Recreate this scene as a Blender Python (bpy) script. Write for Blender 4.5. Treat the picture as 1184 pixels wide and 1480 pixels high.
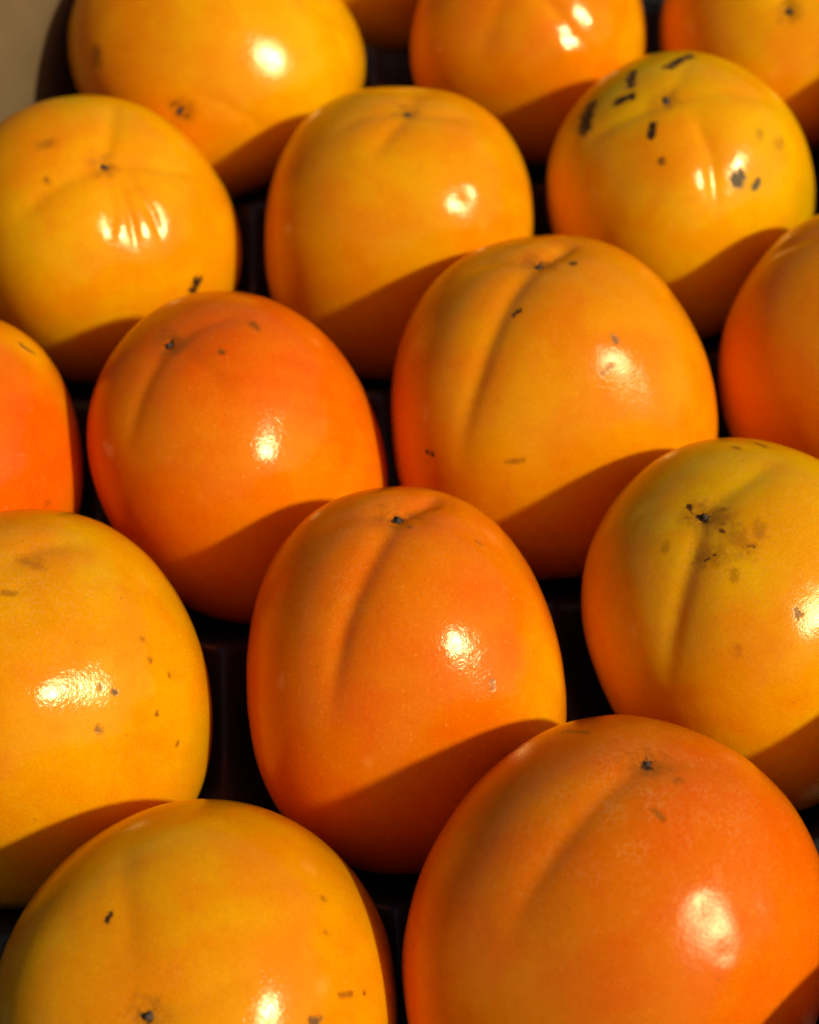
import bpy, math, random
import numpy as np

scene = bpy.context.scene
for _o in list(bpy.data.objects):
    bpy.data.objects.remove(_o, do_unlink=True)
COLL = scene.collection

# ------------------------------------------------------------------ camera
PITCH = math.radians(52.0)
CAM_DIST = 0.4772727
CAM_POS = np.array([0.0, -math.cos(PITCH) * CAM_DIST, math.sin(PITCH) * CAM_DIST])
cam_data = bpy.data.cameras.new('camera')
cam = bpy.data.objects.new('camera', cam_data)
COLL.objects.link(cam)
cam.location = CAM_POS
cam.rotation_euler = (math.pi / 2 - PITCH, 0.0, 0.0)
cam_data.sensor_fit = 'VERTICAL'
cam_data.sensor_height = 24.0
cam_data.lens = 2800.0 / 1480.0 * 24.0
cam_data.clip_start = 0.01
cam_data.clip_end = 100.0
cam_data.dof.use_dof = True
cam_data.dof.focus_distance = 0.408
cam_data.dof.aperture_fstop = 8.5
scene.camera = cam
scene.render.resolution_x = 819
scene.render.resolution_y = 1024

# ------------------------------------------------------------------ light
SUN_ELEV = math.radians(41.0)
SUN_AZ = math.radians(-29.0)          # measured from +X towards +Y
world = bpy.data.worlds.new('World')
scene.world = world
world.use_nodes = True
wn = world.node_tree.nodes
wn.clear()
w_out = wn.new('ShaderNodeOutputWorld')
w_bg = wn.new('ShaderNodeBackground')
w_sky = wn.new('ShaderNodeTexSky')
w_sky.sky_type = 'NISHITA'
w_sky.sun_disc = False
w_sky.dust_density = 3.0
w_sky.ozone_density = 0.3
w_sky.sun_elevation = SUN_ELEV
w_sky.sun_rotation = math.pi / 2 - SUN_AZ
w_bg.inputs['Strength'].default_value = 0.06
world.node_tree.links.new(w_sky.outputs[0], w_bg.inputs[0])
world.node_tree.links.new(w_bg.outputs[0], w_out.inputs[0])

sun_data = bpy.data.lights.new('sun', 'SUN')
sun_data.energy = 3.6
sun_data.angle = math.radians(3.0)
sun_data.color = (1.0, 0.90, 0.70)
sun = bpy.data.objects.new('sun', sun_data)
COLL.objects.link(sun)
sun.location = (0.6, -0.4, 0.7)
sun.rotation_euler = (math.pi / 2 - SUN_ELEV, 0.0, SUN_AZ + math.pi / 2)

scene.view_settings.view_transform = 'Standard'
scene.view_settings.look = 'None'
scene.view_settings.exposure = -0.18
scene.view_settings.gamma = 1.0
scene.cycles.use_denoising = True
scene.cycles.max_bounces = 10
scene.cycles.diffuse_bounces = 6


# ------------------------------------------------------------------ helpers
def tag(o, label=None, cat=None, group=None, kind=None):
    if label: o['label'] = label
    if cat: o['category'] = cat
    if group: o['group'] = group
    if kind: o['kind'] = kind
    return o


def link_mesh(name, verts, quads, mat, parent=None, smooth=True):
    """numpy verts (n,3) and quads (m,4) -> one mesh object"""
    me = bpy.data.meshes.new(name)
    nv, nq = len(verts), len(quads)
    me.vertices.add(nv)
    me.vertices.foreach_set('co', np.asarray(verts, np.float32).ravel())
    me.loops.add(nq * 4)
    me.loops.foreach_set('vertex_index', np.asarray(quads, np.int32).ravel())
    me.polygons.add(nq)
    me.polygons.foreach_set('loop_start', np.arange(0, nq * 4, 4, dtype=np.int32))
    me.polygons.foreach_set('loop_total', np.full(nq, 4, np.int32))
    me.update(calc_edges=True)
    me.validate()
    me.polygons.foreach_set('use_smooth', np.full(len(me.polygons), smooth))
    me.materials.append(mat)
    o = bpy.data.objects.new(name, me)
    COLL.objects.link(o)
    if parent is not None:
        o.parent = parent
    return o


class Nodes:
    def __init__(self, name):
        self.m = bpy.data.materials.new(name)
        self.m.use_nodes = True
        self.t = self.m.node_tree
        self.t.nodes.clear()
        self.out = self.t.nodes.new('ShaderNodeOutputMaterial')

    def new(self, kind, ins=None, **props):
        n = self.t.nodes.new(kind)
        for k, v in props.items():
            setattr(n, k, v)
        for k, v in (ins or {}).items():
            self.set(n, k, v)
        return n

    def set(self, n, k, v):
        if isinstance(v, bpy.types.NodeSocket):
            self.t.links.new(v, n.inputs[k])
        else:
            n.inputs[k].default_value = v

    def math(self, op, a, b=0.0, c=None, clamp=False):
        n = self.new('ShaderNodeMath', operation=op, use_clamp=clamp)
        self.set(n, 0, a); self.set(n, 1, b)
        if c is not None: self.set(n, 2, c)
        return n.outputs[0]

    def ramp(self, v, a, b, lo=0.0, hi=1.0, smooth=True):
        n = self.new('ShaderNodeMapRange', interpolation_type='SMOOTHSTEP' if smooth else 'LINEAR')
        self.set(n, 'Value', v)
        n.inputs['From Min'].default_value = a; n.inputs['From Max'].default_value = b
        n.inputs['To Min'].default_value = lo; n.inputs['To Max'].default_value = hi
        return n.outputs[0]

    def mix(self, fac, a, b, blend='MIX'):
        n = self.new('ShaderNodeMix', data_type='RGBA', blend_type=blend)
        self.set(n, 0, fac)
        self.set(n, 6, a); self.set(n, 7, b)
        return n.outputs[2]

    def noise(self, vec, scale, detail=2.0, rough=0.5, dist=0.0, out='Fac'):
        n = self.new('ShaderNodeTexNoise', {'Vector': vec, 'Scale': scale, 'Detail': detail, 'Roughness': rough, 'Distortion': dist})
        return n.outputs[out]


# ------------------------------------------------------------------ materials
def skin_material():
    N = Nodes('persimmon_skin')
    tc = N.new('ShaderNodeTexCoord').outputs['Object']
    oi = N.new('ShaderNodeObjectInfo').outputs['Random']
    shift = N.new('ShaderNodeVectorMath', {1: (3.1, 1.7, 2.3)}, operation='SCALE')
    comb = N.new('ShaderNodeCombineXYZ', {0: oi, 1: oi, 2: oi}).outputs[0]
    N.set(shift, 0, comb); N.set(shift, 'Scale', 7.0)
    pos = N.new('ShaderNodeVectorMath', {0: tc, 1: shift.outputs[0]}, operation='ADD').outputs[0]
    tint = N.new('ShaderNodeAttribute', attribute_name='tint').outputs['Color']
    blem = N.new('ShaderNodeAttribute', attribute_name='blemish').outputs['Fac']
    bwt = N.new('ShaderNodeAttribute', attribute_name='blemish_weight').outputs['Fac']
    net = N.new('ShaderNodeAttribute', attribute_name='netting').outputs['Fac']
    matte = N.new('ShaderNodeAttribute', attribute_name='matte').outputs['Fac']
    # broad mottling of hue
    m1 = N.noise(pos, 70.0, 3.0, 0.55, 0.4)
    warm = N.mix(1.0, tint, (1.0, 0.86, 0.8, 1), 'MULTIPLY')
    pale = N.mix(1.0, tint, (1.0, 1.10, 1.1, 1), 'MULTIPLY')
    col = N.mix(N.ramp(m1, 0.32, 0.68), warm, pale)
    m2 = N.noise(pos, 260.0, 3.0, 0.6, 0.6)
    col = N.mix(N.ramp(m2, 0.35, 0.75, 0.0, 0.30), col, N.mix(1.0, col, (0.94, 0.82, 0.7, 1), 'MULTIPLY'))
    # fine grain of the flesh under the skin
    m3 = N.noise(pos, 1500.0, 2.0, 0.6)
    g = N.ramp(m3, 0.25, 0.75, 0.92, 1.06, False)
    gcol = N.new('ShaderNodeCombineColor', {0: g, 1: g, 2: g}).outputs[0]
    col = N.mix(1.0, col, gcol, 'MULTIPLY')
    # pale hair-fine netting near the tip
    warp = N.new('ShaderNodeTexNoise', {'Vector': pos, 'Scale': 420.0, 'Detail': 2.0}).outputs['Color']
    wv = N.new('ShaderNodeVectorMath', {0: warp, 1: (0.5, 0.5, 0.5)}, operation='SUBTRACT').outputs[0]
    ws = N.new('ShaderNodeVectorMath', {0: wv}, operation='SCALE'); ws.inputs['Scale'].default_value = 0.0022
    wp = N.new('ShaderNodeVectorMath', {0: pos, 1: ws.outputs[0]}, operation='ADD').outputs[0]
    vor = N.new('ShaderNodeTexVoronoi', {'Vector': wp, 'Scale': 580.0}, feature='DISTANCE_TO_EDGE').outputs['Distance']
    line = N.ramp(vor, 0.0, 0.13, 1.0, 0.0)
    patch = N.ramp(N.noise(pos, 190.0, 2.0), 0.30, 0.72)
    nf = N.math('MULTIPLY', N.math('MULTIPLY', line, N.math('ADD', N.math('MULTIPLY', net, 0.27), 0.03)), patch)
    col = N.mix(nf, col, (0.95, 0.42, 0.10, 1))
    fl = N.new('ShaderNodeTexVoronoi', {'Vector': wp, 'Scale': 900.0}, feature='F1')
    flk = N.ramp(fl.outputs['Distance'], 0.10, 0.30, 1.0, 0.0)
    fpk = N.ramp(N.new('ShaderNodeSeparateColor', {0: fl.outputs['Color']}).outputs[1], 0.55, 0.9)
    col = N.mix(N.math('MULTIPLY', N.math('MULTIPLY', flk, fpk), 0.30), col, (0.95, 0.42, 0.05, 1))
    # sparse tiny brown specks
    sp = N.new('ShaderNodeTexVoronoi', {'Vector': pos, 'Scale': 210.0}, feature='F1')
    spk = N.ramp(sp.outputs['Distance'], 0.05, 0.10, 1.0, 0.0)
    pick = N.ramp(N.new('ShaderNodeSeparateColor', {0: sp.outputs['Color']}).outputs[0], 0.90, 0.93)
    col = N.mix(N.math('MULTIPLY', N.math('MULTIPLY', spk, pick), 0.30), col, (0.20, 0.07, 0.01, 1))
    # bruises, scars and spots
    rag = N.noise(pos, 1400.0, 3.0, 0.65)
    rag2 = N.noise(pos, 520.0, 2.0, 0.6)
    edge = N.math('ADD', blem, N.math('ADD', N.math('MULTIPLY', N.math('SUBTRACT', rag, 0.5), 0.9), N.math('MULTIPLY', N.math('SUBTRACT', rag2, 0.5), 1.6)))
    crisp = N.ramp(edge, 0.40, 0.70); soft = N.ramp(edge, 0.18, 1.05)
    wsel = N.ramp(bwt, 0.45, 0.8)
    shape = N.math('ADD', N.math('MULTIPLY', crisp, wsel), N.math('MULTIPLY', soft, N.math('SUBTRACT', 1.0, wsel)))
    bf = N.math('MULTIPLY', N.math('MULTIPLY', shape, N.ramp(blem, 0.04, 0.20)), N.ramp(bwt, 0.05, 0.6, 0.3, 1.0, False), clamp=True)
    bcol = N.mix(N.ramp(bwt, 0.3, 0.85), (0.30, 0.085, 0.004, 1), (0.042, 0.020, 0.008, 1))
    col = N.mix(N.math('MULTIPLY', N.math('MULTIPLY', N.ramp(blem, 0.05, 0.75), bwt), 0.45), col, (0.26, 0.085, 0.004, 1))
    col = N.mix(bf, col, bcol)
    # relief
    w1 = N.noise(pos, 1050.0, 2.0, 0.55, 1.4)
    w2 = N.noise(pos, 330.0, 2.0, 0.5, 0.3)
    h = N.math('ADD', N.math('MULTIPLY', w1, 0.5), N.math('MULTIPLY', w2, 0.8))
    h = N.math('SUBTRACT', h, N.math('MULTIPLY', bf, 0.8))
    h = N.math('ADD', h, N.math('MULTIPLY', nf, 0.6))
    bump = N.new('ShaderNodeBump', {'Strength': 1.0, 'Distance': 0.000075, 'Height': h})
    rough = N.math('ADD', N.math('ADD', N.ramp(m2, 0.3, 0.7, 0.18, 0.23), matte), N.math('MULTIPLY', bf, 0.3))
    flesh = N.new('ShaderNodeBsdfPrincipled', {'Base Color': col, 'Roughness': 0.6, 'Normal': bump.outputs[0], 'Specular IOR Level': 0.0,
                  'Subsurface Weight': 0.3, 'Subsurface Radius': (1.0, 0.7, 0.15), 'Subsurface Scale': 0.005})
    wax = N.new('ShaderNodeBsdfAnisotropic', {'Color': (1.0, 0.85, 0.50, 1), 'Roughness': rough, 'Normal': bump.outputs[0]}, distribution='BECKMANN')
    fr = N.new('ShaderNodeFresnel', {'IOR': 1.42, 'Normal': bump.outputs[0]}).outputs[0]
    mx = N.new('ShaderNodeMixShader', {0: fr, 1: flesh.outputs[0], 2: wax.outputs[0]})
    N.t.links.new(mx.outputs[0], N.out.inputs[0])
    return N.m


def tip_material():
    N = Nodes('dry_tip')
    tc = N.new('ShaderNodeTexCoord').outputs['Object']
    n = N.noise(tc, 2500.0, 3.0)
    col = N.mix(n, (0.012, 0.008, 0.006, 1), (0.10, 0.055, 0.03, 1))
    bs = N.new('ShaderNodeBsdfPrincipled', {'Base Color': col, 'Roughness': 0.75})
    N.t.links.new(bs.outputs[0], N.out.inputs[0])
    return N.m


def tray_material():
    N = Nodes('black_plastic')
    tc = N.new('ShaderNodeTexCoord').outputs['Object']
    n = N.noise(tc, 180.0, 3.0)
    dust = N.ramp(N.noise(tc, 900.0, 3.0, 0.7), 0.55, 0.8)
    col = N.mix(N.math('MULTIPLY', dust, 0.25), (0.022, 0.022, 0.020, 1), (0.075, 0.075, 0.07, 1))
    b = N.new('ShaderNodeBump', {'Strength': 0.5, 'Distance': 0.0004, 'Height': n})
    bs = N.new('ShaderNodeBsdfPrincipled', {'Base Color': col, 'Roughness': N.ramp(n, 0.3, 0.7, 0.28, 0.42), 'Normal': b.outputs[0]})
    N.t.links.new(bs.outputs[0], N.out.inputs[0])
    return N.m


def card_material():
    N = Nodes('brown_cardboard')
    tc = N.new('ShaderNodeTexCoord').outputs['Object']
    a = N.noise(tc, 45.0, 4.0, 0.6)
    mp = N.new('ShaderNodeMapping', {'Vector': tc, 'Scale': (900.0, 900.0, 120.0)}).outputs[0]
    fib = N.noise(mp, 1.0, 3.0, 0.6)
    col = N.mix(N.ramp(a, 0.3, 0.7), (0.165, 0.105, 0.040, 1), (0.195, 0.127, 0.052, 1))
    col = N.mix(N.ramp(fib, 0.35, 0.7, 0.0, 0.35), col, (0.16, 0.095, 0.035, 1))
    b = N.new('ShaderNodeBump', {'Strength': 0.4, 'Distance': 0.0003, 'Height': fib})
    bs = N.new('ShaderNodeBsdfPrincipled', {'Base Color': col, 'Roughness': 0.85, 'Normal': b.outputs[0]})
    N.t.links.new(bs.outputs[0], N.out.inputs[0])
    return N.m


SKIN, TIP, PLASTIC, CARD = skin_material(), tip_material(), tray_material(), card_material()

# ------------------------------------------------------------------ measured fruit
# per fruit: p = centre x y z, radius, upper and lower height ratio, profile exponent, lobe depth,
# lean x, lean y, spin and eight low-order shape terms; the rest are marks in the fruit's own directions
FRUIT = {
'A': {"p":[-0.00103,-0.05243,0.00045,0.03773,1.23939,1.12118,2.14913,0.02326,-0.04239,0.46071,0.16746,-0.02828,0.00436,0.00098,0.01582,-0.01147,-0.01513,-0.00336,0.01199],"base":[0.84,0.17,0.0],"tip":[-0.0058,-0.0452,0.999],"gr":[[[[-0.0104,-0.0741,0.9972],[-0.1337,-0.2608,0.9561],[-0.2462,-0.4076,0.8794],[-0.3436,-0.5235,0.7797],[-0.4162,-0.6263,0.6591],[-0.4816,-0.7302,0.4846],[-0.5234,-0.8286,0.1984]],1.3,0.075],[[[0.013,-0.03,0.9995],[0.1682,0.0771,0.9827],[0.2617,0.24,0.9349]],1.6,0.06],[[[-0.0488,-0.0476,0.9977],[-0.2389,0.0138,0.971],[-0.4253,0.097,0.8999]],0.5,0.075],[[[0.0441,-0.0817,0.9957],[0.2691,-0.1309,0.9542],[0.4716,-0.215,0.8552],[0.5656,-0.3576,0.7431]],0.35,0.075]],"pa":[[[0.7376,-0.6377,0.222],0.379,[0.86,0.4,0.0],0.7],[[0.245,-0.2781,0.9288],0.463,[0.84,0.17,0.0],0.75],[[-0.345,-0.7927,0.5026],0.505,[0.84,0.17,0.0],0.35],[[0.0403,-0.718,0.6949],0.337,[0.84,0.17,0.0],0.3],[[-0.8038,-0.5709,0.1671],0.379,[0.84,0.17,0.0],0.35],[[-0.4428,0.1135,0.8894],0.295,[0.86,0.325,0.0],0.4]],"sp":[[[0.0356,-0.1346,0.9903],[0.0404,-0.1452,0.9886],0.0126,0.5],[[0.3657,-0.8004,0.4751],[0.3674,-0.8179,0.4428],0.0084,0.35],[[0.3643,-0.1885,0.912],[0.3848,-0.196,0.9019],0.0126,0.2]],"net":[[[-0.023,-0.1518,0.9881],0.547,0.25],[[-0.3233,-0.4401,0.8378],0.379,0.3]],"fa":[[[0.1848,-0.7033,0.6865],[-0.0874,0.031,0.0553],0.06,0.32]],"matte":0},
'B': {"p":[-0.0428,0.0166,2e-05,0.03636,1.14409,1.10931,2.3309,0.01439,-0.37139,0.13649,-0.55737,-0.00793,-0.02967,-0.00112,0.02391,-0.00054,0.00792,0.00072,0.00227],"base":[0.84,0.17,0.0],"tip":[0.0307,-0.0208,0.9993],"gr":[[[[0.0421,-0.0877,0.9953],[0.04,-0.3283,0.9437],[0.0424,-0.5506,0.8337],[0.0047,-0.7125,0.7017]],0.7,0.075],[[[0.1432,-0.0347,0.9891],[0.3726,-0.1129,0.9211],[0.6079,-0.1841,0.7724]],0.5,0.075],[[[0.063,0.0234,0.9977],[0.1961,0.2129,0.9572],[0.3422,0.3979,0.8512]],0.6,0.075]],"pa":[[[0.4502,0.3973,0.7997],0.814,[0.8,0.105,0.0],0.75],[[0.9292,-0.2998,0.2162],0.67,[0.86,0.245,0.0],0.75],[[0.2387,-0.9571,0.1645],0.479,[0.84,0.17,0.0],0.4],[[0.0821,-0.0381,0.9959],0.215,[0.8,0.105,0.0],0.8],[[-0.1444,-0.5643,0.8129],0.383,[0.86,0.245,0.0],0.5]],"sp":[[[0.3778,0.3048,0.8743],[0.4073,0.294,0.8647],0.0192,0.5],[[0.3708,0.0335,0.9281],[0.3763,0.0316,0.926],0.0144,0.5],[[-0.003,0.0011,1.0],[0.0913,-0.036,0.9952],0.067,0.3]],"net":[],"fa":[[[0.7726,-0.2988,0.5602],[0.0221,-0.0792,-0.0727],-0.02,0.32]],"matte":0},
'C': {"p":[0.03603,0.0295,-0.001,0.04136,1.14027,0.9458,2.31182,0.02077,-0.10169,0.3557,-1.52076,-0.01185,0.00425,0.00985,0.00487,-0.01607,0.00207,-0.01052,-0.00841],"base":[0.86,0.245,0.0],"tip":[0.0533,-0.0051,0.9986],"gr":[[[[0.1016,-0.0239,0.9945],[0.2883,-0.1615,0.9438],[0.4685,-0.2819,0.8372],[0.5973,-0.3782,0.7072],[0.6915,-0.4672,0.5509],[0.7594,-0.5403,0.3626],[0.8013,-0.5869,0.1157]],1.3,0.075],[[[0.0226,-0.0381,0.999],[-0.0334,-0.2403,0.9701],[-0.0564,-0.4407,0.8959]],0.5,0.075],[[[0.0988,0.051,0.9938],[0.2209,0.23,0.9478],[0.3766,0.4165,0.8274],[0.5476,0.5196,0.6558]],0.5,0.075],[[[0.0217,0.0407,0.9989],[-0.0764,0.139,0.9873],[-0.1534,0.2173,0.964]],1.5,0.06]],"pa":[[[0.2747,-0.7847,0.5557],0.386,[0.84,0.17,0.0],0.8],[[0.897,-0.1973,0.3955],0.643,[0.86,0.325,0.0],0.8],[[0.1514,0.2732,0.95],0.514,[0.86,0.245,0.0],0.6],[[0.2755,-0.4455,0.8518],0.386,[0.86,0.325,0.0],0.35],[[0.7486,0.5261,0.4035],0.386,[0.86,0.325,0.0],0.6]],"sp":[[[0.4188,-0.1697,0.8921],[0.41,-0.1441,0.9006],0.0129,0.7],[[0.0957,0.1608,0.9823],[0.1095,0.1733,0.9788],0.0129,0.6],[[0.6266,-0.7372,0.2527],[0.634,-0.7281,0.2606],0.0107,0.8],[[0.6592,-0.7076,0.2545],[0.667,-0.7006,0.2536],0.0107,0.8],[[0.9043,-0.3172,0.2857],[0.9263,-0.2284,0.2998],0.0129,0.3],[[0.5633,0.3125,0.7649],[0.572,0.3255,0.7529],0.0171,0.5],[[0.7099,0.2429,0.661],[0.6706,0.2988,0.679],0.0129,0.3]],"net":[[[0.2155,-0.021,0.9763],0.514,0.2]],"fa":[[[0.6517,0.2901,0.7008],[-0.0659,-0.1017,0.1034],-0.15,0.32]],"matte":0.06},
'D': {"p":[-0.00312,0.09783,8e-05,0.03808,1.05719,1.0493,2.27476,0.02664,0.06959,0.15678,-0.02418,-0.00041,0.00722,0.00998,-0.00353,0.00278,-0.00338,-0.00036,-0.00913],"base":[0.86,0.325,0.0],"tip":[-0.0002,-0.0415,0.9991],"gr":[[[[-0.0167,-0.1101,0.9938],[-0.124,-0.2945,0.9476],[-0.1825,-0.3953,0.9002],[-0.2084,-0.5215,0.8274]],0.7,0.075],[[[0.0722,-0.0753,0.9945],[0.2694,-0.0337,0.9624],[0.5002,0.0656,0.8634]],0.4,0.075],[[[-0.0676,-0.0477,0.9966],[-0.3088,-0.0953,0.9463],[-0.5191,-0.1954,0.8321]],0.4,0.075],[[[0.0213,0.0337,0.9992],[0.0429,0.1638,0.9856],[0.0581,0.421,0.9052]],0.5,0.075]],"pa":[[[0.2249,0.0157,0.9743],0.302,[0.86,0.245,0.0],0.6],[[-0.7215,-0.4904,0.4888],0.504,[0.86,0.245,0.0],0.6],[[0.6525,-0.4772,0.5887],0.403,[0.86,0.245,0.0],0.6]],"sp":[],"net":[],"fa":[[[0.3145,-0.6368,0.7039],[-0.04,-0.0253,-0.005],0.45,0.17],[[0.4188,-0.532,0.7359],[0.0659,0.0917,0.0288],0.3,0.08]],"matte":0},
'E': {"p":[-0.08635,0.09489,9e-05,0.03804,1.02429,1.03688,2.25042,0.01694,0.18718,-0.21894,0.47571,-0.0037,-0.01979,-0.01402,0.00191,0.00543,-0.01358,-0.01123,0.00756],"base":[0.86,0.325,0.0],"tip":[-0.0099,-0.0288,0.9995],"gr":[[[[0.0415,-0.0483,0.998],[0.3572,-0.118,0.9265],[0.6587,-0.1565,0.7359],[0.81,-0.2588,0.5262]],0.9,0.075],[[[-0.0572,-0.0489,0.9972],[-0.3292,-0.0638,0.9421],[-0.5476,-0.1073,0.8298],[-0.7485,-0.1313,0.6499]],0.8,0.075],[[[0.0198,0.0197,0.9996],[0.1372,0.2076,0.9685],[0.3424,0.6056,0.7183]],0.9,0.075],[[[-0.0126,-0.1321,0.9912],[-0.0863,-0.3766,0.9223],[-0.1818,-0.5886,0.7877]],0.5,0.05],[[[0.0441,-0.1629,0.9856],[0.0266,-0.4505,0.8924],[-0.0172,-0.6725,0.7399]],0.6,0.045],[[[0.1092,-0.1627,0.9806],[0.1804,-0.438,0.8807],[0.1819,-0.6711,0.7187]],0.6,0.045]],"pa":[[[0.429,0.4097,0.805],0.352,[0.86,0.4,0.0],0.7],[[-0.2591,0.2759,0.9256],0.453,[0.86,0.245,0.0],0.7],[[-0.5188,-0.2678,0.8119],0.402,[0.86,0.4,0.0],0.5],[[-0.5275,-0.764,0.3716],0.704,[0.86,0.4,0.0],0.5],[[0.0749,0.6352,0.7687],0.201,[0.68,0.38,0.0],0.5]],"sp":[[[-0.0099,-0.0288,0.9995],[-0.0075,-0.035,0.9994],0.0402,0.8],[[0.3388,-0.8314,0.4405],[0.3784,-0.7926,0.4781],0.0302,0.95],[[-0.3168,0.2444,0.9165],[-0.2575,0.237,0.9368],0.0302,0.25],[[-0.3871,-0.0057,0.922],[-0.3852,-0.0122,0.9228],0.0201,0.45]],"net":[],"fa":[[[0.0254,-0.4918,0.8704],[-0.0042,-0.0025,-0.0013],0.1,0.32]],"matte":0},
'F': {"p":[0.07592,0.11208,-0.0001,0.03707,1.06473,1.05439,2.28791,0.01433,-0.2026,-0.06177,0.65491,0.00118,0.00619,0.00761,0.00097,0.00113,-0.00521,-0.00139,0.00708],"base":[0.86,0.4,0.0],"tip":[-0.0139,-0.0154,0.9998],"gr":[[[[-0.0835,-0.0092,0.9965],[-0.2772,0.088,0.9568],[-0.4654,0.2005,0.8621],[-0.622,0.3071,0.7203]],0.8,0.075],[[[0.0308,-0.0554,0.998],[0.2885,-0.2053,0.9352],[0.5749,-0.3461,0.7414],[0.7489,-0.4412,0.4945]],0.5,0.075],[[[0.0227,-0.2642,0.9642],[-0.0708,-0.4943,0.8664],[-0.2289,-0.7,0.6765],[-0.3523,-0.7914,0.4995]],0.9,0.07],[[[0.0624,0.0136,0.998],[0.2111,0.0769,0.9744],[0.4462,0.2473,0.8601]],0.4,0.075]],"pa":[[[-0.1647,0.4663,0.8692],0.474,[0.5,0.33,0.0],0.65],[[0.5482,-0.8342,0.0598],0.421,[0.5,0.33,0.0],0.8],[[-0.1672,-0.2668,0.9491],0.421,[0.86,0.245,0.0],0.65],[[0.223,0.4841,0.8461],0.316,[0.68,0.38,0.0],0.7],[[0.5026,-0.0994,0.8588],0.316,[0.86,0.325,0.0],0.8]],"sp":[[[0.0395,0.3808,0.9238],[-0.06,0.2734,0.96],0.029,0.95],[[-0.1417,0.1885,0.9718],[-0.2224,0.2381,0.9454],0.029,0.9],[[-0.3132,0.419,0.8523],[-0.4477,0.3287,0.8316],0.0447,1],[[0.4169,0.2333,0.8785],[0.2214,0.2139,0.9514],0.029,1],[[0.0071,-0.0197,0.9998],[-0.0397,-0.0229,0.9989],0.0263,0.9],[[-0.2165,-0.1128,0.9697],[-0.2743,-0.161,0.9481],0.0237,0.9],[[-0.3479,-0.3289,0.878],[-0.3477,-0.335,0.8757],0.0211,0.6],[[-0.0039,-0.6795,0.7337],[-0.0174,-0.72,0.6938],0.0368,0.9],[[0.1087,-0.7669,0.6325],[0.0678,-0.7772,0.6256],0.0211,0.95],[[0.3963,-0.6375,0.6608],[0.4413,-0.6217,0.6471],0.0316,0.2],[[0.3249,-0.5491,0.77],[0.3027,-0.5609,0.7706],0.0263,0.15]],"net":[],"fa":[[[-0.1561,-0.6039,0.7816],[-0.1175,0.0825,0.0403],0.0,0.32]],"matte":0},
'G': {"p":[-0.05793,0.16994,0.00041,0.04133,1.0879,1.04176,2.15933,0.02634,-0.2009,-1.15494,0.46981,-0.00548,-0.0333,0.01214,0.02086,0.02255,-0.04647,7e-05,-0.02069],"base":[0.86,0.325,0.0],"tip":[0.0093,-0.0139,0.9999],"gr":[[[[0.1408,0.0583,0.9883],[0.2522,-0.1129,0.9611],[0.3304,-0.2742,0.9031],[0.3854,-0.5901,0.7094]],0.25,0.04]],"pa":[[[0.8139,-0.2926,0.502],0.854,[0.86,0.4,0.0],0.9],[[-0.0998,0.5096,0.8546],0.603,[0.86,0.245,0.0],0.5],[[-0.4673,0.3505,0.8116],0.402,[0.84,0.17,0.0],0.4]],"sp":[[[0.0001,0.0115,0.9999],[0.0144,-0.037,0.9992],0.0452,0.6],[[-0.3287,0.5412,0.774],[-0.3511,0.4864,0.8001],0.0352,0.45]],"net":[],"fa":[[[0.6458,-0.0703,0.7603],[0.0581,-0.0012,-0.0495],0.5,0.32]],"matte":0},
'H': {"p":[0.03627,0.18081,-0.00012,0.03581,1.04249,1.0239,2.1809,0.02344,-0.23705,-0.03571,-0.31011,-0.00222,0.00605,0.01048,-0.0017,0.01024,-0.00125,0.00221,0.00912],"base":[0.86,0.245,0.0],"tip":None,"gr":[[[[0.4118,-0.4101,0.8138],[0.6279,-0.5109,0.5871],[0.8444,-0.5137,0.1521]],0.35,0.06],[[[0.1197,-0.3752,0.9192],[0.0288,-0.6139,0.7888],[-0.0595,-0.7814,0.6212],[-0.1467,-0.9041,0.4013]],0.5,0.1],[[[0.2501,-0.3565,0.9002],[0.4649,-0.4358,0.7707],[0.6453,-0.5445,0.5358]],0.5,0.075]],"pa":[[[0.9981,-0.0082,0.0617],0.352,[0.86,0.4,0.0],0.7],[[0.1275,-0.9917,0.0166],0.646,[0.86,0.325,0.0],0.5],[[0.4934,-0.7516,0.4379],0.528,[0.86,0.245,0.0],0.5]],"sp":[],"net":[],"fa":[[[0.5807,-0.6037,0.5461],[-0.069,-0.1871,-0.1335],-0.3,0.09],[[0.6975,-0.3884,0.6023],[0.1019,0.0658,-0.0756],-0.1,0.09]],"matte":0},
'I': {"p":[0.11234,0.18188,-0.00014,0.03606,1.02041,1.04322,2.24066,0.02341,-0.11668,-0.64526,0.31081,0.0099,-0.01009,6e-05,-0.00586,0.00147,-0.01142,-0.00378,-0.00401],"base":[0.86,0.325,0.0],"tip":[-0.0102,-0.0155,0.9998],"gr":[[[[-0.0111,0.0433,0.999],[-0.0017,0.1288,0.9917],[0.0289,0.2386,0.9707]],0.8,0.075]],"pa":[[[-0.8243,0.1725,0.5393],0.409,[0.86,0.245,0.0],0.7],[[-0.3394,-0.0155,0.9405],0.35,[0.86,0.4,0.0],0.6]],"sp":[],"net":[],"fa":[],"matte":0},
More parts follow.
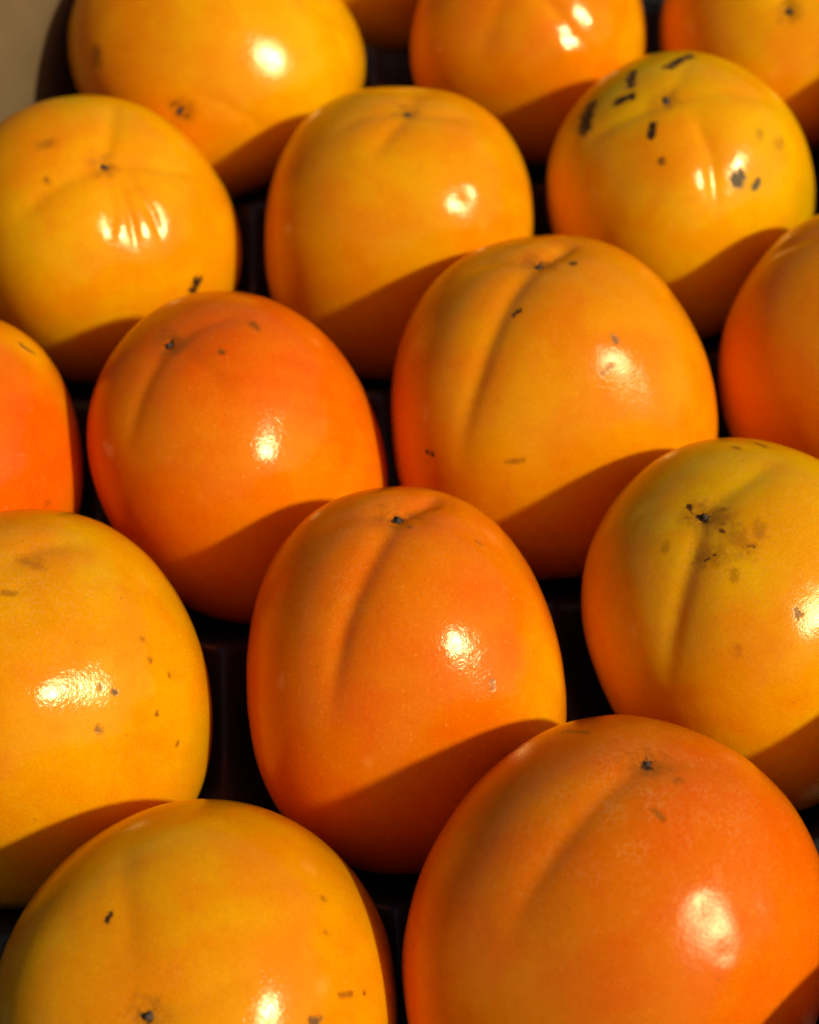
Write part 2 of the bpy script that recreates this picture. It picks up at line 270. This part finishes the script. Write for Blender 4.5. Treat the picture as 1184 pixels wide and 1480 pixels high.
'J': {"p":[0.07936,-0.03771,0.00473,0.03877,1.11512,1.07305,2.31264,0.02004,-0.37737,0.0907,-0.74303,0.00146,-0.02587,-0.00405,0.02421,-0.01188,0.01123,-0.01288,-0.0004],"base":[0.86,0.4,0.0],"tip":[0.0205,-0.0211,0.9996],"gr":[[[[0.0459,-0.0742,0.9962],[0.1072,-0.2384,0.9652],[0.1465,-0.4067,0.9018],[0.1809,-0.5853,0.7903],[0.1988,-0.7205,0.6644],[0.2043,-0.844,0.496]],1.0,0.075],[[[0.0329,0.0278,0.9991],[0.0807,0.2673,0.9602],[0.0997,0.5933,0.7988]],0.6,0.075],[[[-0.0438,-0.0236,0.9988],[-0.2899,-0.1283,0.9484],[-0.431,-0.2993,0.8513]],0.4,0.075]],"pa":[[[-0.2779,-0.2094,0.9375],0.353,[0.68,0.38,0.0],0.6],[[0.6313,-0.4326,0.6437],0.581,[0.86,0.245,0.0],0.55],[[0.6008,-0.0893,0.7944],0.332,[0.86,0.245,0.0],0.35],[[0.3914,-0.8433,0.3682],0.456,[0.86,0.325,0.0],0.7],[[0.4904,0.0302,0.871],0.249,[0.86,0.4,0.0],0.6]],"sp":[[[-0.0835,-0.0125,0.9964],[-0.0392,-0.0357,0.9986],0.0083,0.7],[[-0.0517,-0.0735,0.996],[0.0117,-0.0393,0.9992],0.0166,0.35],[[0.0688,0.0321,0.9971],[0.1036,0.0608,0.9928],0.0166,0.35],[[0.1204,-0.0213,0.9925],[0.1514,-0.0175,0.9883],0.0166,0.35],[[0.1684,-0.0595,0.9839],[0.1823,-0.0556,0.9817],0.0124,0.6],[[0.1845,-0.24,0.9531],[0.2139,-0.1829,0.9596],0.0104,0.75],[[0.1557,-0.2346,0.9595],[0.2227,-0.1902,0.9562],0.0415,0.2],[[-0.0184,-0.0584,0.9981],[0.1168,-0.0044,0.9931],0.0581,0.22],[[0.2264,-0.0419,0.9731],[0.3101,-0.077,0.9476],0.0498,0.16],[[0.3041,0.0617,0.9506],[0.3329,0.0253,0.9426],0.029,0.15],[[0.3195,-0.0611,0.9456],[0.347,-0.0491,0.9366],0.0124,0.5],[[0.3348,-0.2101,0.9186],[0.3596,-0.2452,0.9003],0.0166,0.15],[[-0.1211,0.5578,0.8211],[-0.0494,0.5547,0.8306],0.0124,0.5],[[-0.1623,0.4436,0.8814],[-0.1242,0.4423,0.8882],0.0124,0.4],[[0.0275,0.758,0.6517],[0.0566,0.7646,0.642],0.0124,0.4],[[0.5007,-0.4848,0.7172],[0.5133,-0.5064,0.6929],0.0166,0.08],[[0.6513,-0.1806,0.737],[0.6651,-0.1864,0.7231],0.0166,0.6],[[-0.0421,-0.2801,0.959],[-0.0523,-0.2445,0.9682],0.0166,0.15]],"net":[[[0.1133,-0.1519,0.9819],0.456,0.7],[[0.0873,-0.498,0.8628],0.249,0.4]],"fa":[[[0.7158,-0.1337,0.6854],[0.0137,-0.0347,-0.021],0.15,0.32]],"matte":0.04},
'K': {"p":[-0.08678,-0.05762,0.00043,0.04161,1.0934,1.06515,2.27577,0.02261,0.06323,0.14609,-1.13164,0.00169,-0.0011,-0.00503,0.00117,0.00231,0.00058,-0.0011,-0.00446],"base":[0.86,0.325,0.0],"tip":None,"gr":[[[[-0.0505,0.0184,0.9986],[-0.1226,0.1399,0.9826],[-0.1312,0.2918,0.9475],[-0.0744,0.4421,0.8939]],0.6,0.075],[[[0.0629,-0.033,0.9975],[0.2035,0.0042,0.9791],[0.4121,-0.0014,0.9112]],0.25,0.075]],"pa":[[[0.477,-0.0891,0.8744],0.493,[0.86,0.245,0.0],0.45],[[0.6758,0.7161,0.1746],0.227,[0.68,0.38,0.0],0.75],[[0.8603,0.1433,0.4892],0.455,[0.86,0.325,0.0],0.5],[[0.1005,0.3007,0.9484],0.341,[0.86,0.4,0.0],0.5],[[-0.0942,0.0649,0.9934],0.265,[0.86,0.245,0.0],0.4]],"sp":[[[0.7639,0.1527,0.627],[0.7688,0.1581,0.6196],0.0152,0.5],[[0.6452,0.2635,0.7171],[0.6503,0.2688,0.7106],0.0114,0.6],[[0.6195,0.2094,0.7565],[0.6296,0.2094,0.7481],0.0076,0.5],[[0.4341,0.4749,0.7655],[0.4368,0.4772,0.7626],0.0114,0.4],[[0.5132,0.4784,0.7126],[0.5177,0.4837,0.7056],0.0114,0.4],[[0.5515,0.5695,0.6096],[0.5558,0.5719,0.6033],0.0114,0.4],[[0.7087,0.4603,0.5347],[0.711,0.4593,0.5325],0.0095,0.55],[[0.7637,0.556,0.328],[0.7671,0.5556,0.3208],0.0095,0.45],[[0.1108,-0.0806,0.9906],[0.1295,-0.0439,0.9906],0.0152,0.25],[[-0.0657,0.0728,0.9952],[-0.0022,0.1195,0.9928],0.0341,0.1]],"net":[[[0.0833,-0.0393,0.9958],0.455,0.8]],"fa":[[[0.6025,-0.0367,0.7973],[-0.0276,-0.1271,0.015],-0.3,0.28]],"matte":0},
'L': {"p":[-0.04284,-0.12833,0.00015,0.04061,1.06308,1.05155,2.29628,0.00839,-0.14798,-0.47353,-0.76863,-0.01275,-0.01473,-0.00256,-0.00311,0.00668,-0.00035,-0.00095,-0.00074],"base":[0.86,0.325,0.0],"tip":[0.0025,0.0103,0.9999],"gr":[[[[-0.6211,0.395,0.6769],[-0.4378,0.2943,0.8495],[-0.2915,0.1997,0.9355],[-0.0881,0.0433,0.9952]],0.35,0.075],[[[0.0358,0.0407,0.9985],[0.1382,0.2478,0.9589],[0.2225,0.4716,0.8533]],0.35,0.075]],"pa":[[[0.4466,0.5886,0.6739],0.455,[0.86,0.245,0.0],0.6],[[0.0314,0.1523,0.9878],0.245,[0.86,0.245,0.0],0.6],[[-0.4738,0.0704,0.8778],0.315,[0.86,0.325,0.0],0.4],[[-0.1264,0.8429,0.523],0.35,[0.86,0.245,0.0],0.5]],"sp":[[[-0.4213,0.1646,0.8919],[-0.4272,0.1898,0.884],0.0105,0.75],[[0.1755,0.8327,0.5251],[0.1798,0.8322,0.5244],0.014,0.4],[[0.2931,0.7422,0.6027],[0.2973,0.7422,0.6006],0.0105,0.3],[[0.5305,0.589,0.6096],[0.562,0.6216,0.5457],0.0088,0.4],[[0.5994,0.6583,0.4554],[0.6039,0.6578,0.4501],0.007,0.6],[[0.5183,0.4334,0.7372],[0.5375,0.4523,0.7117],0.0175,0.6],[[-0.0046,-0.004,1.0],[0.0164,0.0308,0.9994],0.0245,0.9],[[0.6986,0.701,0.1432],[0.7143,0.6874,0.1317],0.0105,0.4]],"net":[[[-0.003,0.0246,0.9997],0.21,0.8]],"fa":[[[0.3517,0.3587,0.8647],[-0.006,-0.0051,0.0045],0.1,0.32],[[-0.4446,-0.0191,0.8955],[-0.1061,-0.0736,-0.0542],0.0,0.38]],"matte":0},
'M': {"p":[0.04187,-0.11887,0.00648,0.04278,1.13833,1.051,2.11207,0.02148,0.09269,0.41341,-0.53256,-0.00111,0.00805,0.01617,0.00511,0.01612,0.00561,-0.0052,0.00017],"base":[0.84,0.17,0.0],"tip":[0.0145,-0.0359,0.9992],"gr":[[[[0.0012,-0.0804,0.9968],[-0.0433,-0.2225,0.974],[-0.0932,-0.3981,0.9126],[-0.139,-0.5526,0.8218],[-0.1811,-0.6919,0.6989],[-0.2009,-0.7937,0.5742],[-0.1985,-0.8876,0.4157]],0.75,0.075],[[[0.0409,0.0004,0.9992],[0.1793,0.1063,0.978],[0.3672,0.1966,0.9092]],0.3,0.075]],"pa":[[[-0.1823,-0.9251,0.333],0.5,[0.86,0.245,0.0],0.6],[[0.4167,0.0752,0.9059],0.433,[0.8,0.105,0.0],0.5],[[0.4236,-0.4558,0.7829],0.666,[0.8,0.105,0.0],0.3],[[-0.5544,-0.5866,0.5903],0.3,[0.84,0.17,0.0],0.5],[[-0.2012,-0.4311,0.8796],0.233,[0.86,0.245,0.0],0.5]],"sp":[[[0.1458,-0.268,0.9523],[0.1945,-0.2808,0.9399],0.01,0.3],[[-0.4081,0.1002,0.9074],[-0.2903,0.0704,0.9543],0.0117,0.35],[[0.0005,-0.0452,0.999],[0.0392,-0.0237,0.999],0.0233,0.8],[[0.0365,-0.0723,0.9967],[0.0422,-0.0786,0.996],0.04,0.25],[[0.1551,-0.0892,0.9839],[0.1721,-0.0585,0.9833],0.01,0.3]],"net":[[[0.1178,-0.2041,0.9718],0.5,1.0],[[-0.137,-0.3223,0.9367],0.333,0.5]],"fa":[[[0.5547,-0.432,0.7111],[0.0541,0.0537,-0.0096],0.15,0.2],[[0.651,-0.2384,0.7207],[0.1035,0.2154,-0.0222],0.35,0.08],[[0.4455,-0.4377,0.781],[-0.0514,0.0216,0.0414],0.4,0.06],[[0.6329,-0.4927,0.5973],[0.0786,-0.0048,-0.0872],0.4,0.06],[[-0.3558,-0.8374,0.415],[-0.0953,0.0142,-0.053],0.0,0.38]],"matte":0.09},
'N': {"p":[-0.12009,0.01445,-0.00028,0.03772,1.05399,1.05192,2.23464,0.02292,0.49258,-0.0882,0.40784,-0.00308,0.00405,-0.00292,0.00319,-0.00963,0.00707,-0.00124,0.00144],"base":[0.84,0.17,0.0],"tip":None,"gr":[[[[0.0756,-0.0312,0.9966],[0.2084,-0.1345,0.9688],[0.3308,-0.2234,0.9169],[0.3627,-0.3867,0.8479],[0.339,-0.5665,0.7511]],0.45,0.075],[[[0.0978,0.0501,0.9939],[0.1695,-0.0205,0.9853],[0.2508,-0.1538,0.9557]],-0.3,0.075]],"pa":[[[0.4448,0.3413,0.8281],0.322,[0.86,0.4,0.0],0.8],[[0.597,-0.0288,0.8017],0.23,[0.86,0.325,0.0],0.5],[[0.1175,-0.5796,0.8064],0.368,[0.8,0.105,0.0],0.3],[[0.2926,-0.2778,0.915],0.599,[0.8,0.105,0.0],0.85]],"sp":[[[0.378,0.3369,0.8623],[0.4023,0.2961,0.8663],0.0138,0.7],[[0.4119,0.2934,0.8627],[0.4622,0.2818,0.8408],0.0138,0.6],[[0.3576,-0.6547,0.6659],[0.3623,-0.6509,0.6671],0.0184,0.3]],"net":[],"fa":[],"matte":0},
'O': {"p":[0.11895,0.04808,2e-05,0.03737,1.07655,1.0551,2.28186,0.02207,-0.23544,0.03489,-0.61871,-0.01106,-0.00491,0.00514,0.01008,0.0098,0.00207,-0.00544,0.00706],"base":[0.86,0.245,0.0],"tip":None,"gr":[[[[-0.2114,0.1796,0.9608],[-0.4005,0.0821,0.9126],[-0.5416,0.0079,0.8406],[-0.6426,-0.1128,0.7579]],0.6,0.075]],"pa":[[[-0.4673,0.2036,0.8603],0.291,[0.86,0.245,0.0],0.6],[[0.0563,-0.7554,0.6528],0.388,[0.86,0.245,0.0],0.5]],"sp":[],"net":[],"fa":[],"matte":0.1},
'P': {"p":[-0.01,0.243,-0.008,0.0378,1.06,1.05,2.25,0.022,0.0,0.0,0.3,0.0,0.0,0.0,0.0,0.0,0.0,0.0,0.0],"base":[0.86,0.325,0.0],"tip":[0,0,1],"gr":[],"pa":[],"sp":[],"net":[],"fa":[]},
'Q': {"p":[0.1575,0.125,0.0,0.0378,1.06,1.05,2.25,0.022,0.0,0.0,0.3,0.0,0.0,0.0,0.0,0.0,0.0,0.0,0.0],"base":[0.86,0.245,0.0],"tip":[0,0,1],"gr":[],"pa":[],"sp":[],"net":[],"fa":[]},
'R': {"p":[0.13,-0.1,0.012,0.0378,1.06,1.05,2.25,0.022,0.0,0.0,0.3,0.0,0.0,0.0,0.0,0.0,0.0,0.0,0.0],"base":[0.86,0.245,0.0],"tip":[0,0,1],"gr":[],"pa":[],"sp":[],"net":[],"fa":[]},
'S': {"p":[0.163,-0.022,0.0,0.0378,1.06,1.05,2.25,0.022,0.0,0.0,0.3,0.0,0.0,0.0,0.0,0.0,0.0,0.0,0.0],"base":[0.86,0.325,0.0],"tip":[0,0,1],"gr":[],"pa":[],"sp":[],"net":[],"fa":[]},
'U': {"p":[0.1065,-0.171,0.018,0.0378,1.06,1.05,2.25,0.022,0.0,0.0,0.3,0.0,0.0,0.0,0.0,0.0,0.0,0.0,0.0],"base":[0.86,0.245,0.0],"tip":[0,0,1],"gr":[],"pa":[],"sp":[],"net":[],"fa":[]},
}
CONTACT = [["A", "M", [0.0196, -0.08438, 0.00335], [0.5408, -0.8377, 0.076]], ["C", "D", [0.01517, 0.06591, -0.00042], [-0.4971, 0.8676, 0.0136]], ["C", "J", [0.05825, -0.00496, 0.00194], [0.5404, -0.8384, 0.0714]], ["E", "G", [-0.0734, 0.12908, 0.00023], [0.354, 0.9352, 0.004]], ["I", "Q", [0.13488, 0.15349, -7e-05], [0.6218, -0.7832, 0.0019]], ["K", "L", [-0.06478, -0.09303, 0.00029], [0.5278, -0.8494, -0.0034]], ["K", "N", [-0.10406, -0.02024, 6e-05], [-0.4196, 0.9077, -0.009]], ["L", "M", [-0.00232, -0.12381, 0.00318], [0.9911, 0.1107, 0.0741]], ["R", "U", [0.11825, -0.1355, 0.015], [-0.3132, -0.9463, 0.08]]]


LABEL = {
 'A': 'deep orange persimmon in the middle of the tray with one long crease below its tip',
 'B': 'red-orange persimmon leaning left with dark sunken tip, behind the long-creased middle one',
 'C': 'large orange persimmon with broad crease and a small scar inside its highlight',
 'D': 'smooth yellow-orange persimmon with bright curved highlight, in front of the one lying on its side',
 'E': 'yellow-orange persimmon with pleated ridges fanning from its tip, nearest the cardboard wall',
 'F': 'yellow persimmon with black blemishes and greenish shoulder near the top right',
 'G': 'yellow persimmon lying on its side beside the cardboard wall with broad pale highlight',
 'H': 'orange persimmon cut by the top edge with two small highlights, left of the black-spotted one',
 'I': 'yellow-orange persimmon in the top right corner behind the black-spotted one',
 'J': 'yellow-green persimmon with scarred brown tip and deep groove at the right edge',
 'K': 'yellow-orange persimmon with netted brown top and round highlight at the left edge',
 'L': 'yellow-orange persimmon at the bottom left with its dark tip facing the viewer',
 'M': 'largest persimmon, red-orange with fine netting and broad pinkish sheen, bottom right',
 'N': 'bright red-orange persimmon with yellow shoulder cut by the left edge',
 'O': 'shaded brownish-orange persimmon cut by the right edge, in front of the black-spotted one',
 'P': 'shaded persimmon barely showing at the top edge behind the one lying on its side',
 'Q': 'persimmon just beyond the right edge beside the black-spotted one',
 'R': 'persimmon outside the frame to the right of the largest red-orange one',
 'S': 'persimmon outside the frame to the right of the yellow-green one',
 'U': 'persimmon outside the frame in front of the largest red-orange one',
}


def lean(tx, ty, spin):
    cz, sz = math.cos(spin), math.sin(spin)
    Rz = np.array([[cz, -sz, 0], [sz, cz, 0], [0, 0, 1.0]])
    a = math.hypot(tx, ty)
    if a < 1e-9: return Rz
    ax = np.array([-ty, tx, 0]) / a
    K = np.array([[0, -ax[2], ax[1]], [ax[2], 0, -ax[0]], [-ax[1], ax[0], 0]])
    return (np.eye(3) + math.sin(a) * K + (1 - math.cos(a)) * K @ K) @ Rz


def body_radius(x, u):
    a, ct, cb, n, k4 = x[3:8]; q = x[11:]
    c_ = np.clip(u[:, 2], -1, 1); s = np.sqrt(1 - c_ * c_); ph = np.arctan2(u[:, 1], u[:, 0])
    c = np.where(c_ > 0, ct, cb)
    r = (s ** n + np.abs(c_ / c) ** n) ** (-1 / n)
    m = (-k4 * np.cos(4 * ph) * s**2 + q[0] * np.cos(2 * ph) * s**2 + q[1] * np.sin(2 * ph) * s**2
         + q[2] * np.cos(ph) * s * c_ * 2 + q[3] * np.sin(ph) * s * c_ * 2
         + q[4] * np.cos(3 * ph) * s**3 + q[5] * np.sin(3 * ph) * s**3
         + q[6] * np.cos(ph) * s * (5 * c_ * c_ - 1) + q[7] * np.sin(ph) * s * (5 * c_ * c_ - 1))
    return r * a * (1 + m)


def poly_dist(u, pts):
    """distance of unit vectors to a polyline on the sphere and progress 0..1 along it"""
    pts = np.asarray(pts, float)
    seg = np.linalg.norm(pts[1:] - pts[:-1], axis=1); tot = max(seg.sum(), 1e-9)
    best = np.full(len(u), 9.0); prog = np.zeros(len(u)); acc = 0.0
    for i in range(len(pts) - 1):
        d = pts[i + 1] - pts[i]; L2 = max(d @ d, 1e-12)
        t = np.clip(((u - pts[i]) @ d) / L2, 0, 1)
        dd = np.linalg.norm(u - (pts[i] + t[:, None] * d), axis=1)
        k = dd < best
        best[k] = dd[k]; prog[k] = (acc + t[k] * seg[i]) / tot
        acc += seg[i]
    return best, prog


def smooth01(x):
    x = np.clip(x, 0, 1)
    return x * x * (3 - 2 * x)


def build_fruit(key, dat, parent_group):
    x = np.array(dat['p']); cen = x[:3]
    R = lean(x[8], x[9], x[10])
    seed = ord(key) * 7 + 1
    rng = np.random.RandomState(seed)
    far = key in 'PQRSU'
    naz, nd, nb = (140, 70, 16) if far else (300, 150, 22)
    th = np.concatenate([np.linspace(0, math.radians(108), nd + 1)[1:], np.linspace(math.radians(108), math.pi, nb + 1)[1:-1]])
    ph = np.linspace(0, 2 * math.pi, naz, endpoint=False)
    # mesh poles lie along one horizontal-ish axis so no pinch falls on the fruit's tip
    w = CAM_POS - cen; w /= np.linalg.norm(w); w = R.T @ w
    e1 = np.cross(w, [0.31, 0.2, 0.93]); e1 /= np.linalg.norm(e1); e2 = np.cross(w, e1)
    st, ct_ = np.sin(th)[:, None, None], np.cos(th)[:, None, None]
    u = ct_ * w + st * (np.cos(ph)[None, :, None] * e1 + np.sin(ph)[None, :, None] * e2)
    u = np.concatenate([w[None], u.reshape(-1, 3), -w[None]])
    u /= np.linalg.norm(u, axis=1)[:, None]
    r = body_radius(x, u)
    a = x[3]
    disp = np.zeros(len(u))
    # slight natural waviness
    for k in range(26):
        v = rng.normal(size=3); v /= np.linalg.norm(v)
        fr = rng.uniform(3.0, 8.0)
        disp += 0.0016 * np.sin(fr * (u @ v) + rng.uniform(0, 6.28)) * 3.0 / fr
    for k in range(30):
        v = rng.normal(size=3); v /= np.linalg.norm(v)
        fr = rng.uniform(14.0, 34.0)
        disp += 0.00016 * np.sin(fr * (u @ v) + rng.uniform(0, 6.28)) * 20.0 / fr
    for pts, amp, wd in dat['gr']:
        d, t = poly_dist(u, pts)
        fade = np.where(t < 0.12, 0.45 + 0.55 * t / 0.12, 1.0) * (1 - smooth01((t - 0.5) / 0.5) * 0.97)
        disp -= amp * fade * (0.017 * np.exp(-(d / (0.75 * wd)) ** 2) + 0.018 * np.exp(-(d / (2.1 * wd)) ** 2) - 0.004 * np.exp(-((d - 2.6 * wd) / (1.6 * wd)) ** 2))
    # gentle facets where the flank turns towards the light
    for c, g, flat, sg in dat['fa']:
        c = np.array(c); wv = u - c; wv = wv - (wv @ c)[:, None] * c
        d2 = (wv ** 2).sum(1); e = np.exp(-d2 / sg ** 2) * ((u @ c) > 0)
        disp += e * (wv @ np.array(g) + 0.5 * flat * d2)
    tip = np.array(dat['tip']) if dat['tip'] else None
    if tip is not None:
        d = np.linalg.norm(u - tip, axis=1)
        disp += -0.012 * np.exp(-(d / 0.055) ** 2) - 0.006 * np.exp(-(d / 0.14) ** 2)
    P = u * (r + a * disp)[:, None]
    # press flat where two fruit touch
    for ka, kb, pt, nn in CONTACT:
        if key not in (ka, kb): continue
        n = np.array(nn) * (1 if key == ka else -1)
        n = R.T @ n; o = R.T @ (np.array(pt) - cen)
        s = (P - o) @ n + 0.0004
        k = 0.0006
        over = k * np.logaddexp(0, np.clip(s / k, -40, 60))
        P -= over[:, None] * n
    # colour of the skin
    col = np.tile(np.array(dat['base']), (len(u), 1))
    for c, rad, cc, wt in dat['pa']:
        d = np.linalg.norm(u - np.array(c), axis=1)
        wob = 1 + 0.22 * np.sin(7 * u @ rng.normal(size=3) + rng.uniform(0, 6)) + 0.12 * np.sin(15 * u @ rng.normal(size=3) + rng.uniform(0, 6))
        f = wt * np.exp(-(d / (rad * wob)) ** 2 * 1.1)
        col = col * (1 - f[:, None]) + f[:, None] * np.array(cc)
    blem = np.zeros(len(u)); bwt = np.zeros(len(u))
    for p0, p1, rad, wt in dat['sp']:
        d, t = poly_dist(u, [p0, p1])
        fld = np.clip(1 - d / (2.4 * max(rad, 0.012)), 0, 1)
        up = fld > blem
        blem = np.where(up, fld, blem); bwt = np.where(up, wt, bwt)
    if tip is not None:
        d = np.linalg.norm(u - tip, axis=1)
        for rad, wt in ((0.070, 0.22), (0.026, 0.75)):      # withered ring round the tip
            fld = np.clip(1 - d / (2.4 * rad), 0, 1)
            up = (fld > blem) if wt < 0.5 else (fld > 0.28)
            blem = np.where(up, fld, blem); bwt = np.where(up, wt, bwt)
    net = np.zeros(len(u))
    for c, rad, wt in dat['net']:
        d = np.linalg.norm(u - np.array(c), axis=1)
        net = np.maximum(net, wt * np.exp(-(d / rad) ** 2))
    # faces
    nr = len(th)
    idx = 1 + np.arange(nr * naz).reshape(nr, naz)
    q = np.stack([idx[:-1], idx[1:], np.roll(idx[1:], -1, 1), np.roll(idx[:-1], -1, 1)], -1).reshape(-1, 4)
    top, bot = 0, len(u) - 1
    caps = []
    for j in range(0, naz, 2):      # two-step fans keep every face a quad
        j1, j2 = (j + 1) % naz, (j + 2) % naz
        caps.append((top, idx[0, j], idx[0, j1], idx[0, j2]))
        caps.append((bot, idx[-1, j2], idx[-1, j1], idx[-1, j]))
    quads = np.concatenate([q, np.array(caps)])
    o = link_mesh('persimmon', P, quads, SKIN)
    me = o.data
    at = me.attributes.new('tint', 'FLOAT_COLOR', 'POINT')
    at.data.foreach_set('color', np.c_[col, np.ones(len(u))].astype(np.float32).ravel())
    for nm, v in (('blemish', blem), ('blemish_weight', bwt), ('netting', net), ('matte', np.full(len(u), dat.get('matte', 0.0)))):
        at = me.attributes.new(nm, 'FLOAT', 'POINT')
        at.data.foreach_set('value', v.astype(np.float32))
    from mathutils import Matrix
    M = Matrix.Identity(4)
    for i in range(3):
        for j in range(3): M[i][j] = R[i, j]
        M[i][3] = cen[i]
    o.matrix_world = M
    tag(o, LABEL[key], 'persimmon', 'persimmons in the tray')
    if tip is not None:
        i = int(np.argmax(u @ tip))
        build_tip(o, P[i], tip, rng)
    return o


def build_tip(parent, at, axis, rng):
    """withered nub left by the flower at the fruit's tip"""
    z = axis / np.linalg.norm(axis)
    e1 = np.cross(z, [0.4, 0.9, 0.1]); e1 /= np.linalg.norm(e1); e2 = np.cross(z, e1)
    prof = [(1.25, -0.45), (1.10, 0.05), (0.80, 0.28), (0.62, 0.62), (0.42, 1.02), (0.30, 1.18)]
    s = 0.00078 * rng.uniform(0.85, 1.2)
    nseg = 10
    V = []; ln = rng.normal(size=2) * 0.25
    ph0 = rng.uniform(0, 6.28, nseg)
    for rr, hh in prof:
        for k in range(nseg):
            a = 2 * math.pi * k / nseg
            r2 = rr * (1 + 0.28 * math.sin(ph0[k] + hh))
            V.append(at + s * (r2 * (math.cos(a) * e1 + math.sin(a) * e2) + hh * (z + ln[0] * e1 + ln[1] * e2)))
    Q = []
    for i in range(len(prof) - 1):
        for k in range(nseg):
            k2 = (k + 1) % nseg
            Q.append((i * nseg + k, i * nseg + k2, (i + 1) * nseg + k2, (i + 1) * nseg + k))
    b = (len(prof) - 1) * nseg
    for k in range(1, nseg - 1, 2):
        Q.append((b, b + k, b + k + 1, b + (k + 2) % nseg) if k + 2 <= nseg - 1 else (b, b + k, b + k + 1, b + k + 1))
    Q = [q for q in Q if len(set(q)) == 4]
    link_mesh('blossom_tip', np.array(V), np.array(Q), TIP, parent)


# ------------------------------------------------------------------ the box and the moulded tray
DIRV = np.array([0.3716, 0.9284]); NRM = np.array([0.9284, -0.3716])
S_LEFT, T_BACK, T_FRONT, S_RIGHT = -0.1615, 0.335, -0.24, 0.225
Z_FLOOR = -0.0465


def st(s, t):
    return NRM * s + DIRV * t


def slab(name, s0, s1, t0, t1, z0, z1, parent, bev=0.0008, sub=1):
    import bmesh
    bm = bmesh.new()
    bmesh.ops.create_cube(bm, size=1.0)
    for v in bm.verts:
        s = s0 + (v.co.x + 0.5) * (s1 - s0); t = t0 + (v.co.y + 0.5) * (t1 - t0); z = z0 + (v.co.z + 0.5) * (z1 - z0)
        p = st(s, t); v.co = (p[0], p[1], z)
    bmesh.ops.recalc_face_normals(bm, faces=bm.faces)
    bmesh.ops.bevel(bm, geom=list(bm.edges), offset=bev, segments=2, affect='EDGES')
    me = bpy.data.meshes.new(name); bm.to_mesh(me); bm.free()
    me.materials.append(CARD)
    o = bpy.data.objects.new(name, me); COLL.objects.link(o); o.parent = parent
    return o


box = bpy.data.objects.new('cardboard_box', None); COLL.objects.link(box)
tag(box, 'plain brown cardboard box whose side wall shows in the top left corner', 'box')
slab('side_wall', S_LEFT - 0.004, S_LEFT, T_FRONT, T_BACK, Z_FLOOR - 0.002, 0.085, box)
slab('end_wall', S_LEFT + 0.0005, S_RIGHT, T_BACK - 0.004, T_BACK, Z_FLOOR - 0.002, 0.085, box)
slab('box_bottom', S_LEFT + 0.0005, S_RIGHT, T_FRONT, T_BACK - 0.0045, Z_FLOOR - 0.006, Z_FLOOR - 0.002, box)

cups = [np.array(d['p'][:2]) for d in FRUIT.values()]
V1, V2 = np.array([0.0815, 0.0115]), np.array([-0.0405, 0.0705])
for i in range(-6, 7):
    for j in range(-6, 7):
        c = np.array(FRUIT['A']['p'][:2]) + i * V1 + j * V2
        s, t = c @ NRM, c @ DIRV
        if S_LEFT - 0.03 < s < S_RIGHT + .05 and T_FRONT - .05 < t < T_BACK + .05 and min(np.linalg.norm(c - q) for q in cups) > 0.056:
            cups.append(c)
cups = np.array(cups)
step = 0.0018
ss = np.arange(S_LEFT + 0.0012, S_RIGHT - 0.001, step); tt = np.arange(T_FRONT + 0.001, T_BACK - 0.0055, step)
SS, TT = np.meshgrid(ss, tt, indexing='ij')
XY = SS[..., None] * NRM + TT[..., None] * DIRV
acc = np.zeros(SS.shape)
SM = 0.0011
for c in cups:
    d2 = ((XY - c) ** 2).sum(-1)
    acc += np.exp(-np.minimum((-0.0428 + d2 / (2 * 0.0365)) / SM, 300))
zz = -SM * np.log(np.maximum(acc, 1e-200))
CAP, CK = -0.0105, 0.0009
zz = -CK * np.logaddexp(-zz / CK, -CAP / CK)
zz = np.maximum(zz, Z_FLOOR + 0.003)
ni, nj = SS.shape
V = np.concatenate([XY, zz[..., None]], -1).reshape(-1, 3)
ix = np.arange(ni * nj).reshape(ni, nj)
Q = np.stack([ix[:-1, :-1], ix[1:, :-1], ix[1:, 1:], ix[:-1, 1:]], -1).reshape(-1, 4)
tray = link_mesh('fruit_tray', V, Q, PLASTIC)
tag(tray, 'glossy black moulded plastic tray with round cups under the persimmons', 'tray')
sol = tray.modifiers.new('thickness', 'SOLIDIFY'); sol.thickness = 0.0007; sol.offset = -1.0

# ------------------------------------------------------------------ the fruit
for key, dat in FRUIT.items():
    build_fruit(key, dat, None)
